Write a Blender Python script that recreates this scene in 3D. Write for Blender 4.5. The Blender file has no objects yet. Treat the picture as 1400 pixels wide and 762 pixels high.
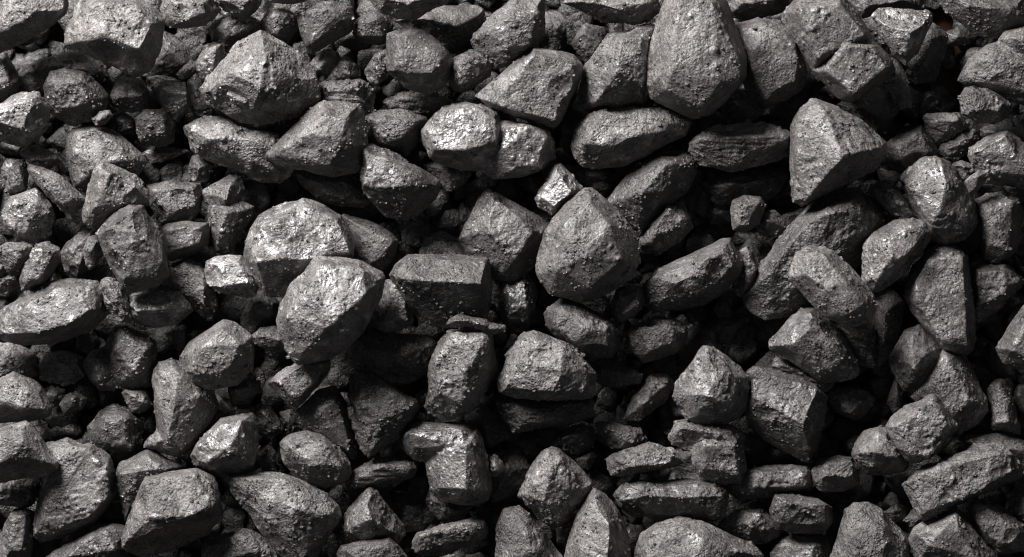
# Coal pile seen from above. Units: 1 photo pixel = 1 mm (0.001 m). Camera looks straight down, image up = +Y.
import bpy, bmesh, math, random
import numpy as np
from mathutils import Vector, kdtree

S = 0.001                     # metres per traced pixel
CAM_H = 4000.0                # camera height above the floor, in px units
REF_Z = 95.0                  # height of the plane on which the traced outlines were measured
LAYER = 34.0                  # height step between layers of the pile

scene = bpy.context.scene
col = scene.collection

# ---------------------------------------------------------------- camera
cam_d = bpy.data.cameras.new("camera")
cam = bpy.data.objects.new("camera", cam_d)
col.objects.link(cam)
cam.location = (0, 0, CAM_H * S)
cam_d.sensor_width = 36.0
cam_d.lens = 36.0 * (CAM_H - REF_Z) / 1400.0
cam_d.clip_start = 0.1
cam_d.clip_end = 50
cam_d.dof.use_dof = True
cam_d.dof.focus_distance = (CAM_H - 125) * S
cam_d.dof.aperture_fstop = 2.4
scene.camera = cam

# ---------------------------------------------------------------- world (very dim studio surround)
w = bpy.data.worlds.new("World")
scene.world = w
w.use_nodes = True
w.node_tree.nodes["Background"].inputs[0].default_value = (0.9, 0.95, 1.0, 1)
w.node_tree.nodes["Background"].inputs[1].default_value = 0.078

# ---------------------------------------------------------------- studio lamp: one soft box, upper left
def soft_box(name, loc, target, size, power, colour):
    d = bpy.data.lights.new(name, 'AREA')
    d.shape = 'SQUARE'
    d.size = size
    d.energy = power
    d.color = colour
    o = bpy.data.objects.new(name, d)
    col.objects.link(o)
    o.location = loc
    o.rotation_euler = (Vector(target) - Vector(loc)).to_track_quat('-Z', 'Y').to_euler()
    return o
soft_box("studio_lamp", (-2.15, 2.95, 2.15), (-0.05, 0.0, 0.05), 1.8, 800.0, (1.0, 0.985, 0.97))

scene.view_settings.view_transform = 'Standard'
scene.view_settings.look = 'None'
scene.view_settings.exposure = 0.0
scene.view_settings.gamma = 1.0
scene.cycles.max_bounces = 4
scene.cycles.pixel_filter_type = 'BLACKMAN_HARRIS'
scene.cycles.filter_width = 1.15

DATA = """
l 0 0 3 .1 1.3|-40,-60 340,-60 350,30 340,75 240,150 120,220 0,275 -60,290|-20,190,30 200,65,38 335,60,25 100,-30,40|large lump with pale top face and dark underside filling the upper left corner
l 0 0 3.5 .1 1.35|425,-10 520,-40 700,-20 790,40 850,105 830,260 790,340 740,395 680,390 560,330 430,250 340,235 345,150 400,60|500,20,36 720,50,36 800,130,36 740,270,42 550,190,44 430,215,32 470,100,38|big pale boulder with a dark worn patch low on its face, upper left
l 0 0 1.5 0|100,400 200,320 400,260 560,350 570,400 520,440 250,440 150,480|300,340,20 460,370,18|dark shadowed lump behind the big pale upper left boulder
l 0 0 2 .1|-60,280 30,285 75,370 95,410 90,480 40,520 0,535 -60,540|20,330,20 50,440,22 -30,440,20|brownish lump cut by the left edge just below the upper left corner lump
l 0 0 3 .5 1.3|-40,570 90,495 200,490 260,580 250,650 190,720 110,765 60,750 0,730 -50,700|20,560,30 190,520,28 140,690,32 0,640,32 -30,600,26|bright glittery lump with a square top face at the left edge
l 0 0 2.5 .1 0.65|235,450 270,380 340,360 440,385 520,440 560,500 555,590 480,630 400,650 300,620 240,560|290,440,28 400,430,30 480,540,28 330,560,25|dark rounded cobble right of the bright glittery lump at the left edge
c 0 0 2.9 .1|495,625 520,590 565,580 580,605 545,640 505,650|520,620,9 555,600,9|tiny flat chip resting at the foot of a dark rounded cobble
b 0 0 2 .15|570,520 610,420 650,390 740,430 770,490 760,560 680,580 590,550|600,510,18 660,420,18 740,500,20|small dark cube-like block under the big pale upper left boulder
c 0 0 1.5 .2|770,500 790,470 820,520 815,560 780,560|795,515,10|tiny slim chip between a dark cube-like block and a mirror-faced lump
c 0 0 1.5 .1|585,600 640,585 690,620 690,690 620,700 585,670|620,620,12 670,670,10|small dark chip below a dark cube-like block
l 0 0 2 .9|795,460 850,420 960,440 980,500 985,550 930,635 870,580 810,500|870,490,18 970,490,17 980,540,14 920,590,12 840,450,12|small lump with a mirror-bright lower face, left of the big cobbled lump
l 0 0 2 .15 0.55|705,620 760,570 860,580 905,650 900,740 830,760 740,740 710,680|740,620,20 850,610,20 870,690,18 760,700,16|stubby dark lump with layered front, below the mirror-faced lump
l 0 0 1 0|840,160 960,240 1010,310 1030,340 960,400 850,420 760,400 800,300|880,260,22 960,330,20|deeply shadowed lump between the big pale boulder and the big cobbled lump
c 0 0 1.4 .1|920,390 990,320 1030,340 1020,375 950,415|980,360,8|thin dark plate in the shade left of the big cobbled lump
l 200 0 2.5 .1|90,-30 150,-60 350,-30 370,60 340,100 290,130 200,145 130,140 90,110 80,40|150,20,28 300,20,30 310,70,28 200,110,26|dark lump with crumbled right end at the top edge, right of the big pale boulder
l 200 0 3 .15|275,465 330,400 410,360 430,290 490,210 590,170 640,180 720,230 800,290 860,350 905,420 905,500 860,560 780,600 660,640 540,640 430,600 330,530|605,190,30 615,320,52 440,390,40 600,460,54 570,520,46 750,540,32 320,460,18 780,400,34|big cobbled lump with a steep ridge, largest in the upper left quarter
l 200 0 2 .1|320,155 350,120 430,75 560,100 610,120 600,170 520,200 460,240 410,260 350,215|360,150,18 450,110,20 560,140,16 420,200,18|dark pointed lump just above the left shoulder of the big cobbled lump
l 200 0 2.3 .1|605,110 650,50 720,40 775,90 780,150 740,200 700,215 640,170|660,80,22 740,90,20 680,180,18|small egg-shaped lump standing above the peak of the big cobbled lump
l 200 0 2.6 .1 0.7|785,75 850,40 960,10 1060,40 1080,100 1060,170 960,220 870,275 830,240 800,150|850,70,28 960,60,30 1020,100,28 870,220,26|dark wedge-shaped lump pointing down, upper right of the big cobbled lump
l 200 0 1.9 .15|850,330 930,265 990,275 1010,330 950,390 880,380 & 960,330 1040,300 1100,350 1115,400 1050,430 930,425|940,300,20 970,310,18 900,360,16 & 1040,330,20 1060,390,18|small double-humped lump touching the right shoulder of the big cobbled lump
s 200 0 2 .1|910,435 1100,425 1150,430 1190,480 1170,600 1050,610 930,560 900,500|950,460,18 1100,450,20 1130,520,16 980,540,16|flat-topped lump to the right of the big cobbled lump's lowest corner
c 200 0 2.3 .5|265,330 300,260 350,225 400,240 410,300 380,360 340,400 290,420|310,290,14 370,250,16 350,350,12|splintery upright shard wedged left of the big cobbled lump's ridge
l 200 0 1.8 .3|215,430 260,385 290,430 280,480 350,540 330,610 260,610 230,540|250,440,12 280,540,12|dark narrow sliver in shadow under the big cobbled lump's left tip
l 200 0 2.8 .1|340,-60 600,-60 590,20 560,60 510,90 430,60 370,20|400,0,22 530,10,24 500,60,20|lump cut by the top edge above two pointed dark lumps
l 200 0 3 .1|590,-50 840,-50 830,5 760,18 650,15|680,-20,18 780,-20,18|pale sliver of a lump just showing at the top edge
l 400 0 3.2 .15|400,-10 430,-60 820,-60 800,10 700,50 640,95 550,90 470,60|480,0,26 600,20,30 720,-10,28 620,65,20|broad speckled lump hanging in from the top edge left of middle
l 400 0 2.2 .1 0.6|315,150 350,95 430,60 480,80 520,130 500,210 450,235 370,220 325,190|370,110,20 440,100,20 470,190,16 370,190,18|rough dark nugget beneath the broad speckled top edge lump
l 400 0 1.2 0|500,110 700,40 950,30 1000,60 930,200 850,260 720,190 600,130|700,100,24 860,140,24|big lump lost in deep shadow below the broad speckled top edge lump
l 400 0 3 .1|495,180 600,148 680,170 760,220 825,300 815,380 800,440 700,480 590,450 520,390 495,370 510,280|590,190,34 585,330,36 790,300,28 520,360,22 740,390,34 620,390,36|grey boulder with a crisp vertical ridge on its left side, dark below
l 400 0 2.6 .1|805,400 850,300 920,268 980,290 1035,350 1010,400 930,460 880,475 830,450|860,320,24 980,320,24 990,370,20 880,440,22|small roundish evenly rough nugget right of the grey ridged boulder
c 400 0 2.4 .1|380,370 430,290 500,255 510,300 480,400 440,440 400,420|430,330,12 460,390,12|pitted crust-like chip left of the grey ridged boulder
s 400 0 1.8 .1|460,535 560,490 700,485 820,520 890,545 780,575 650,580 520,570|560,515,10 740,520,12|long thin slab lying beneath the grey ridged boulder
l 600 0 2.6 .1|170,210 250,120 380,0 440,-50 545,-50 545,180 500,260 430,330 350,390 270,330 200,290|380,85,36 250,160,28 510,90,34 350,260,32 470,230,30|tall grey lump with pale chamfered top edge, upper middle
s 600 0 3 .05 1.15|195,500 260,480 360,410 490,255 600,265 690,290 740,340 730,420 640,630 600,668 520,645 420,610 310,565 265,555|285,545,24 385,400,32 495,285,32 715,345,30 700,430,28 610,630,24 440,590,26|flat-faced angular slab with a bright chamfered left edge, upper middle
l 600 0 1.5 .05|690,230 760,130 860,150 890,220 830,300 770,330|760,180,18 840,220,18|dark lump in shade right of the flat-faced angular slab
l 600 0 2.6 .2|755,370 830,290 880,190 960,170 1080,120 1125,140 1090,350 1120,480 1060,550 960,560 820,550 760,570 710,560|950,210,45 925,380,50 820,530,25 1080,200,40 1060,450,36|dark lump with sharp ridge and granular lit left face, left of the tall boulder
l 600 0 2.8 .15|650,20 700,-50 1140,-50 1140,60 1080,110 980,125 880,120 800,70|740,10,22 900,40,28 1080,20,28 960,90,20|wide dark lump along the top edge left of the tall boulder
l 600 0 .8 0|550,60 680,80 700,200 640,260 560,240|620,150,16|black shadowed lump in the gap right of the tall grey lump
l 800 0 3.6 .06 1.3|425,-20 480,-60 700,-50 735,20 740,240 840,310 840,400 780,460 720,530 650,590 560,615 450,550 350,510 320,440 325,320 355,220 375,110|500,-20,45 660,20,45 450,200,50 690,260,55 450,370,56 690,440,53 800,320,44 805,395,42 420,470,36 610,570,40|tall smooth boulder at the top edge, biggest lump in the pile
l 800 0 2.6 .05 1.0|735,140 890,100 1020,115 1090,180 1140,340 1140,440 1050,510 930,560 850,500 830,400 760,250|900,130,26 870,240,33 1080,200,30 1105,330,30 1090,430,26 940,520,22 860,360,30|broad flat-faced lump leaning on the right side of the tall smooth boulder
l 800 0 1.6 0|700,520 760,460 900,520 930,580 860,630 740,640|800,550,18|dark lump tucked under the tall smooth boulder's lower right corner
l 800 0 1.9 .1|700,-60 1150,-60 1120,20 1000,70 860,100 740,90|820,20,22 980,0,22|lump in half shadow at the top edge right of the tall smooth boulder
l 600 150 2.8 .35 1.35|690,195 720,100 780,30 840,5 960,0 1050,0 1140,-10 1240,30 1320,70 1310,120 1230,150 1100,190 960,290 860,300 760,295 700,240|760,180,30 950,190,32 1060,130,33 850,30,26 1000,20,24 1200,50,24 1180,120,26|long pale lump with dark underside, directly below the tall smooth boulder
b 1000 0 3.3 .1 1.1|270,80 330,10 400,-40 560,-40 620,30 665,100 710,160 730,220 700,250 430,370 400,310 340,180 275,130 & 500,250 730,215 830,310 852,360 780,430 630,535 560,510 510,430 430,370|340,60,38 560,20,40 690,190,38 450,300,36 420,150,42 & 590,240,43 730,250,42 815,345,40 630,495,38 490,370,34|big stepped block with two flat faces at the top right
c 1000 0 2.3 .1|670,110 740,90 780,110 830,230 825,290 760,240 710,170|770,120,18 800,220,18|narrow chip squeezed beside the stepped block's right edge
l 1000 0 2.6 .7 1.2|735,90 770,50 880,65 1030,65 1045,110 1000,160 960,270 900,335 850,290 820,200 780,110|820,140,22 990,140,26 930,170,30 1020,90,15 900,300,15|wedge with a glittering bright top rim, right of the stepped block
l 1000 0 1.5 .05|960,130 1060,130 1130,190 1100,300 1060,420 950,430 880,380 900,330 980,220|1040,200,20 1000,330,20|dark lump in shade behind the glittering-rimmed wedge
l 1000 0 1.5 .1|580,-60 1050,-60 1040,40 900,60 780,50 740,95 680,100 620,40|700,30,20 880,10,20|lump at the top edge above the glittering-rimmed wedge
l 1000 0 2 .1|555,545 640,530 760,450 840,450 850,560 865,580 800,690 740,700 640,600|680,560,20 800,510,22 790,630,18|dark rough lump under the lower corner of the stepped block
c 1000 0 2.2 .1|830,300 870,320 910,400 935,540 900,560 850,550 820,460|870,400,12 890,520,12|tall narrow chip right of the dark rough lump below the stepped block
l 1000 0 1 0|930,500 1020,430 1110,460 1140,520 1100,570 960,600|1040,500,16|very dark lump beside the upper right orange glimpse of floor
s 1100 0 2 .2|620,610 680,595 790,590 845,640 840,670 770,690 690,735 650,700|670,625,14 790,620,14 740,680,10|small flat slab left and below of an egg-shaped lump near the right edge
l 1100 0 2.6 .3|810,510 840,460 890,450 950,465 1010,500 1060,540 1070,580 1000,630 900,640 820,600|880,480,22 960,490,22 1030,560,18 900,580,25|smooth egg-shaped lump with a bright crown near the right edge
l 1100 0 2.4 .15|800,420 860,310 950,240 1010,220 1080,230 1200,280 1200,560 1060,520 960,460 880,450 & 1010,210 1050,165 1150,150 1240,120 1240,330 1100,340|940,280,28 1000,380,32 1140,330,34 1150,480,25 950,430,20 & 1080,200,34 1160,190,36 1200,290,34|large cracked lump at the right edge above the smooth egg-shaped lump
l 1100 0 2 .05|650,-60 1240,-60 1240,140 1130,145 1010,190 900,180 850,110 740,60|850,30,24 1050,60,28|dark lump filling the upper right corner
c 1100 0 .9 .05|730,170 800,150 870,200 850,230 740,240|800,190,10|small dark chip beside the upper orange glimpse of floor
l 0 150 2.2 .1|345,160 380,110 480,85 580,115 680,175 740,235 765,280 720,350 640,400 500,420 450,430 390,400 375,310 350,250|420,140,22 500,110,25 600,180,30 700,260,25 520,290,30 400,240,25 430,370,20|wide grainy boulder partly covered by a triangular smooth lump, left side
l 0 150 2.8 .1|440,540 470,440 490,320 540,280 640,320 700,345 745,410 775,490 720,510 620,520 560,580 490,620 445,590|580,340,32 510,420,25 500,510,30 700,400,25 680,490,22 530,310,25|triangular smooth lump lying on a wide grainy boulder, left side
l 0 150 3.3 .1|505,630 560,575 620,530 690,500 730,510 800,600 830,660 860,780 880,860 800,920 640,930 570,800 520,680|700,530,32 560,630,28 730,640,38 850,790,28 650,880,25 810,880,20|grey pillar-like lump with a peaked top in the left third
b 0 150 2.4 .05|835,620 880,600 960,590 1080,590 1085,650 1080,700 1010,745 890,790 850,720|860,630,22 1050,615,22 1050,690,22 900,740,22|small near-rectangular block right of the grey pillar-like lump
l 0 150 2 .1|760,390 900,380 1040,385 1060,440 1040,520 980,590 890,595 840,600 780,490|800,420,20 1010,410,20 1020,500,18 860,560,18|rough squarish lump just above the small near-rectangular block
l 0 150 2.8 .2|145,320 160,290 230,310 310,350 370,410 440,460 445,500 380,545 310,520 250,450 200,380|180,315,18 290,375,26 250,430,22 400,470,22 330,500,22|elongated lump slanting down to the right with a pale left end, left edge area
s 0 150 2.3 .2|105,225 150,195 200,195 290,240 320,265 260,300 210,295 140,255|160,215,10 260,255,10 210,270,10|small flat slab slanting just above the elongated pale-ended lump
l 0 150 2 .2|30,430 50,370 80,270 130,265 145,340 130,440 90,450|70,400,14 100,300,14 120,380,14|small upright brownish lump left of the elongated pale-ended lump
l 0 150 2.3 .7|15,520 60,460 190,415 250,480 275,560 250,650 190,690 90,665 30,600|200,520,26 100,480,22 60,600,18 130,640,20 250,540,18|lump with silvery streaked face under the elongated pale-ended lump
c 0 150 1.5 .4|750,220 820,190 990,215 900,250 790,280|820,225,9 900,230,8|shiny-ended sliver above the rough squarish lump
l 0 150 1.8 .05|980,330 1000,250 1060,235 1110,290 1080,370 1010,385|1040,300,14|small round dark nugget under the left end of the long mottled lump
l 200 150 2.4 .35 1.15|195,85 250,50 330,40 430,50 560,100 700,135 760,170 730,260 760,340 690,385 600,365 500,305 400,280 330,265 240,220 215,140|230,100,14 380,70,20 330,160,32 560,150,30 470,250,26 650,310,20 680,200,25|long mottled lump below the big cobbled lump
l 200 150 2.9 .08|620,245 680,180 770,105 830,30 870,0 910,-35 990,-20 1110,-30 1130,20 1125,110 1150,180 1105,320 980,345 900,310 780,300 690,290|680,230,16 870,130,32 920,20,30 1050,40,30 1090,200,25 960,290,25 1010,160,36|smooth fan-shaped lump overlapping the right end of the long mottled lump
l 200 150 2 .1|765,330 860,310 980,340 1110,330 1160,480 1130,510 980,490 890,450 820,400|880,370,18 1050,380,20 1080,470,16 930,440,16|dark slanting lump beneath the smooth fan-shaped lump
l 200 150 2.1 .2|290,425 370,410 430,345 480,350 510,420 470,500 400,560 340,520 & 330,500 470,470 560,510 540,570 490,590 470,680 430,760 370,740 330,620|440,390,20 420,470,22 & 420,540,26 380,650,22 500,530,15 430,690,16|craggy upright lump between the near-rectangular block and the sparkling pale lump
l 400 150 3 .15|345,200 390,175 450,190 530,230 600,280 680,320 750,370 765,410 740,460 660,540 590,580 490,550 440,490 375,420 350,320|375,405,32 600,405,36 745,400,20 380,220,22 500,260,30 650,340,28|mitten-shaped lump with a sharp ledge above a dark smooth underside
l 400 150 2.4 .1 0.65|370,40 450,10 560,0 690,40 705,75 640,180 590,240 530,215 440,190 400,140|480,50,26 430,60,20 660,60,22 560,150,26 480,170,20|dark notched lump between the fan-shaped lump and the sparkling twin-humped lump
l 600 150 2.9 .6 1.25|-85,110 -40,50 30,-5 140,-35 230,-15 300,10 325,90 325,170 320,250 240,310 120,310 20,280 -40,250 -70,180 & 320,60 400,70 480,75 560,110 600,170 600,250 530,310 430,340 300,360 220,310 280,200|-60,110,26 30,5,32 200,-10,30 290,50,34 300,170,34 130,215,40 -20,210,36 & 360,100,28 470,95,30 560,150,26 510,290,26 400,300,28 340,200,32|sparkling twin-humped lump, brightest large lump above the centre
l 400 150 1.8 .2|680,290 780,270 920,330 880,390 800,420 740,350|780,310,14 870,350,12|pitted lump in the shade between mitten-shaped and twin-humped lumps
l 400 150 2 .05|250,545 400,590 490,630 545,680 530,760 470,850 330,800 280,650|400,640,20 520,690,18 440,790,16|dusty wedge right of the sparkling pale lump, below the mitten-shaped lump
l 400 150 1.5 .05|665,760 690,670 780,635 860,680 910,760 890,850 700,850|760,690,18 840,760,18|dark rounded lump in shadow left of the dark ridged boulder
l 600 150 2.4 .1 0.8|105,670 160,580 210,470 245,430 300,430 370,480 480,550 560,590 590,610 540,690 510,800 420,880 300,890 180,800|280,460,25 260,640,35 420,560,30 480,640,32 400,780,35 180,650,20|dark ridged boulder immediately left of the big five-sided lump
c 600 150 3 1 1.6|510,460 560,370 605,300 635,290 700,360 745,420 690,450 620,510 590,545 530,500|620,320,22 690,435,25 600,505,20 530,460,16 700,400,16|brilliant white-faceted chip at the top of the big five-sided lump
l 600 150 3.6 .06 1.1|505,860 515,780 550,650 600,570 680,480 760,420 800,415 840,460 920,530 1000,620 1030,680 1040,780 1000,880 860,960 740,1000 580,960|790,480,30 660,600,38 890,600,38 770,760,46 950,790,36 620,830,38 780,930,32 700,690,43 860,700,42|big smooth five-sided lump at the centre of the pile
l 600 150 2.3 .08 0.6|870,490 930,410 1000,330 1070,260 1140,210 1250,215 1330,240 1340,330 1290,420 1150,530 1040,640 990,580 900,530|1060,430,34 1180,290,34 1280,270,26 1160,430,30 900,495,8|slanting dark lump with a lit upper edge, upper right of the big five-sided lump
l 600 150 1 .05|640,290 800,300 960,330 920,390 860,420 760,400|800,340,16 890,370,14|dark lump in shadow above the big five-sided lump
s 800 150 2.7 .1 1.25|535,190 580,145 680,100 800,80 960,85 1085,130 1090,200 1000,260 880,290 770,315 700,295 600,285 560,240|600,155,22 800,148,28 1050,145,24 780,290,16 700,110,12|flat layered slab left of the pyramid-shaped lump
l 800 150 2.2 .3|275,690 320,590 380,530 440,490 500,485 545,570 560,620 480,690 380,740 310,750 280,730|430,520,24 380,590,26 520,570,24 340,690,22|small craggy lump touching the right side of the big five-sided lump
l 800 150 1.4 .1 0.6|610,380 700,340 960,310 1060,340 1000,440 930,480 760,490 680,480|720,400,20 900,370,22|dark crumbly lump in the shade under the flat layered slab
l 800 150 2.2 .1|765,530 775,480 830,455 910,460 935,500 900,590 830,640 775,620|830,490,22 900,490,20 800,600,18 850,600,18|small upright nugget standing in front of the dark crumbly lump
l 800 150 1.9 .05|880,600 930,540 985,530 1040,580 1050,620 1000,655 920,650|960,580,18|small round dark ball beside the small upright nugget, left of the pyramid-shaped lump
l 800 150 1 0|610,500 700,490 760,530 750,585 660,590|680,540,14|black lump in the hollow left of the small upright nugget
l 1000 150 3.4 .12 1.25|345,20 370,-20 410,-55 440,-45 560,-5 640,40 740,120 800,170 800,230 760,290 640,360 480,420 400,480 370,495 310,470 330,350 318,200 318,90|480,20,40 590,240,58 500,330,44 390,460,22 350,60,28 335,300,22 780,200,30 690,120,32|pyramid-shaped lump with a pale left face and dark underside, upper right
l 1000 150 2.3 .15|800,180 880,130 980,90 1010,110 1060,200 1070,240 1000,280 900,330 880,290 800,290|880,180,20 980,120,22 1030,220,20 860,270,18|pitted lump right of the pyramid-shaped lump's right corner
l 1000 150 2.9 .3|720,420 760,385 800,375 850,400 920,490 980,570 880,580 820,530 750,460|790,410,20 860,460,22 940,550,16|slim pebble-like lump with sparkles in a gap below the pyramid-shaped lump
l 1100 150 3 .3|490,350 560,335 620,290 610,250 680,245 740,280 800,340 850,420 870,510 905,580 880,620 820,685 740,700 660,680 620,590 560,490|700,260,28 735,370,42 695,540,42 660,600,32 530,370,24 600,520,28 850,560,28 800,660,22 820,400,28|two-toned lump split by a bright vertical ridge, right side of the photo
l 1100 150 3.3 .45 1.5|300,770 320,700 370,640 470,580 560,570 630,585 655,630 650,690 580,770 520,840 420,930 360,950 300,890|400,680,28 560,610,28 620,660,25 440,770,34 500,780,32 380,880,22|pale speckled egg-like lump leaning on a two-toned ridged lump, right side
l 1000 150 2.5 .15 0.7|60,980 160,790 250,680 330,590 400,520 520,440 570,410 650,420 730,480 800,550 820,600 750,640 700,720 670,790 560,900 420,1000 300,1080 180,1095 90,1040|420,570,42 540,520,46 650,490,40 740,570,28 300,700,36 200,850,30 560,650,38 500,800,32 350,900,30|big dark arched lump with a pale rim, below the pyramid-shaped lump
s 1100 150 1.9 .1|700,220 720,180 810,140 880,110 905,150 850,210 790,270 740,290|760,200,12 860,150,12|dark splintered slab between a small flat slab and a silvery block at the right
l 1100 150 2.6 .5 1.2|850,240 860,195 920,175 1010,120 1060,112 1110,160 1140,230 1200,260 1240,300 1240,420 1130,405 1030,385 950,380 880,300|890,220,24 1040,140,26 1100,240,28 980,330,20 1180,340,22|silvery block at the right edge beneath the large cracked lump
c 1100 150 3 .1|835,375 900,325 955,320 960,350 910,410 865,440|900,350,12 900,390,8|small smooth leaf-shaped chip under the silvery block at the right edge
c 1100 150 2 .1|765,290 820,270 930,310 900,340 840,370|830,300,12|angular chip left of the silvery block at the right edge
l 1100 150 2.4 .12|870,480 960,445 1040,430 1110,470 1135,550 1130,650 1090,750 1000,790 930,770 920,640 880,540|940,500,25 1080,490,25 1000,600,32 1060,740,25 960,700,25|upright grainy lump at the right edge below the silvery block
l 1100 150 1.3 .05|890,110 980,80 1140,100 1240,140 1130,190 960,170|1000,120,14|dark low lump just above the silvery block at the right edge
l 0 300 2.3 .2|-30,170 40,125 130,125 165,145 160,190 120,250 60,260 15,220 -20,200|110,150,18 60,160,18 90,230,16|small smooth-faced lump at the left edge above the wide pitted lump
l 0 300 2.5 .2|105,310 140,240 180,135 240,122 310,150 310,220 250,320 190,370 120,365|190,160,22 290,170,20 150,320,22 220,300,22|upright brownish brick-like lump above the wide pitted lump at the left
l 0 300 2 .15|315,180 360,115 430,70 490,50 500,100 440,150 460,250 400,310 340,270|380,160,18 420,230,18 470,80,12|dark crooked lump left of the grey pillar-like lump
c 0 300 2.6 .3|440,160 460,100 510,85 545,115 545,165 500,190 485,255 450,240|500,120,16 465,160,14|curved chip hugging the left side of the grey pillar-like lump
c 0 300 2.2 .2|-30,240 20,225 35,260 0,290 -30,290|0,255,10|tiny chip at the left edge above the wide pitted lump
c 0 300 2.1 .2|-30,300 60,265 110,290 100,350 30,385 -30,380|40,310,14 80,310,14|small dusty lump touching the left edge just above the wide pitted lump
l 0 300 2.9 .15 0.75|-20,500 60,450 160,390 260,330 360,315 500,325 525,350 520,420 560,500 480,570 300,640 130,655 20,630 -30,600|0,600,25 200,590,38 380,540,40 500,450,36 300,360,26 480,350,22 120,450,28|wide pitted lump at the left edge, halfway down the photo
l 0 300 2.8 .2|520,380 535,315 580,305 640,350 665,430 690,500 680,540 620,530 560,450|555,340,20 620,420,22 660,500,18|small oblong lump leaning on the right end of the wide pitted lump
s 0 300 2.7 .6|670,430 700,395 780,385 930,380 980,430 1000,480 920,530 800,555 710,535 690,490|700,475,24 850,470,26 920,440,24 720,410,20 900,395,20|small flat slab with a gleaming front edge, right of the wide pitted lump
l 0 300 2 .15 0.65|550,660 600,560 660,545 740,590 800,640 810,760 790,860 680,885 600,870 560,760 & 435,760 480,690 560,660 620,740 600,890 520,885 470,830|600,680,26 650,590,26 770,670,28 700,800,32 & 490,720,18 520,840,18|rough dark lump below the gleaming-edged flat slab
l 200 300 2.2 .2|80,350 140,240 220,200 270,230 320,280 340,370 370,440 340,530 290,500 240,430 190,400|200,240,18 300,300,20 310,450,22 160,350,15|crumbly stepped lump between the gleaming-edged slab and the silver flake
c 200 300 2.8 .9 1.5|308,235 360,205 440,190 490,195 530,250 560,290 580,330 560,395 520,405 440,390 370,370 320,330 350,290|360,240,16 480,230,18 540,330,22 380,350,18|glittering silver flake-like lump left of the sparkling pale lump
l 200 300 3 .55 1.2|510,170 530,80 590,-20 650,-60 690,-30 760,-90 820,-105 920,-70 1010,-20 1050,50 1085,120 1080,200 960,250 860,330 740,395 640,400 580,330 570,250 520,215|580,225,40 740,200,46 900,185,44 1060,170,36 690,20,40 820,-70,30 1000,0,34 600,40,28 540,150,24|sparkling pale lump with a black underside, left of centre
l 200 300 3.5 .42 1.25|685,520 700,440 740,360 800,320 870,250 885,205 1000,210 1130,230 1220,280 1235,310 1220,400 1170,500 1120,590 1040,670 940,720 800,750 760,690 700,590|900,230,32 1120,260,36 840,390,46 750,500,40 960,550,54 1150,380,46 1050,620,36 820,690,30|big rounded pale boulder lying in front of the sparkling pale lump
l 200 300 1.3 .1|490,500 530,430 600,370 690,430 690,500 620,540 550,590 500,560|580,440,18 640,470,18|dark lump in the hole between the silver flake and the rounded pale boulder
l 200 300 1.9 .1|550,620 600,575 670,560 720,600 750,680 680,690 600,665|610,610,14 690,620,14|small dark lump at the left foot of the big rounded pale boulder
c 200 300 1.6 .1|100,590 150,560 200,570 195,680 160,680|150,600,10|small dark tooth-shaped chip under the gleaming-edged flat slab
l 200 300 3.1 .08 1.2|175,720 230,640 320,580 400,530 460,545 540,610 555,690 550,780 470,850 330,885 240,840 190,780|400,570,30 300,660,36 500,660,34 420,800,32 260,800,24|smooth rounded grey lump left below the big rounded pale boulder
b 400 300 2.6 .1|430,450 480,320 560,315 595,340 600,420 625,530 560,570 490,585 400,540|520,340,22 580,350,22 600,520,24 480,540,24|small block wedged between the rounded pale boulder and the flat-topped brick-like block
b 400 300 2.7 .12|510,295 560,210 600,190 740,192 900,195 1010,210 1030,310 1030,480 980,540 800,560 660,520 600,400 600,320|530,300,38 610,315,46 820,328,48 1000,332,46 590,208,26 1000,220,28 1010,490,10 700,520,8|flat-topped brick-like block with a dark front face, near the centre
c 400 300 3.9 .1|805,550 825,520 870,500 920,510 960,530 950,555 890,545 840,560 & 920,508 1000,525 1030,545 1010,580 930,555 & 1000,530 1050,550 1095,555 1100,578 1050,590 1000,575|850,528,9 920,530,9 & 960,540,10 1005,555,9 & 1040,570,8 1085,568,6|thin worm-like chip lying along the top of the blunt post-like lump
l 400 300 3.1 .2 1.2|730,740 770,640 820,570 960,570 1040,610 1040,700 1060,800 1000,900 900,1010 800,1040 690,980 720,860|830,600,30 1000,610,34 930,760,40 740,740,26 760,900,30 880,960,28 1010,760,26|blunt post-like lump below the flat-topped brick-like block
l 400 300 2.2 .05|220,700 320,620 480,590 640,600 740,640 720,780 600,860 400,880 260,800|420,690,26 600,700,28 450,800,24|dark broad lump in the shade left of the blunt post-like lump
l 600 300 2.1 .75 0.4|315,440 340,350 400,290 450,280 490,320 505,400 490,500 470,570 420,610 340,560|370,380,24 450,320,20 460,460,24 360,500,22|black glossy lump between the brick-like block and the big five-sided lump
l 600 300 2.8 .12|550,480 580,460 640,420 690,420 760,460 840,500 920,545 942,600 935,680 880,725 780,730 720,680 620,610 570,570|640,470,26 750,560,38 720,650,34 870,560,34 880,680,28 600,560,22|blunt pale pebble-like lump directly under the big five-sided lump
l 600 300 2.9 .1|900,450 930,370 990,345 1055,355 1062,430 1020,500 950,530 905,510|1030,370,20 1040,440,20 940,400,16 960,500,16|small knob just off the lower right of the big five-sided lump
l 800 300 2.6 .1|300,330 360,270 500,215 620,150 700,115 750,105 790,190 815,240 790,300 700,390 620,440 480,460 360,490 310,440|640,200,42 560,285,44 740,140,34 770,250,34 450,330,38 620,400,28 400,420,22 350,300,24|oblong lump rising to the right, right of the big five-sided lump
l 800 300 2.3 .25|800,170 850,140 890,200 920,260 900,310 840,400 790,390 770,360 820,260|850,190,18 880,260,18 830,360,14|narrow crooked nugget at the upper right end of the oblong lump
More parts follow.
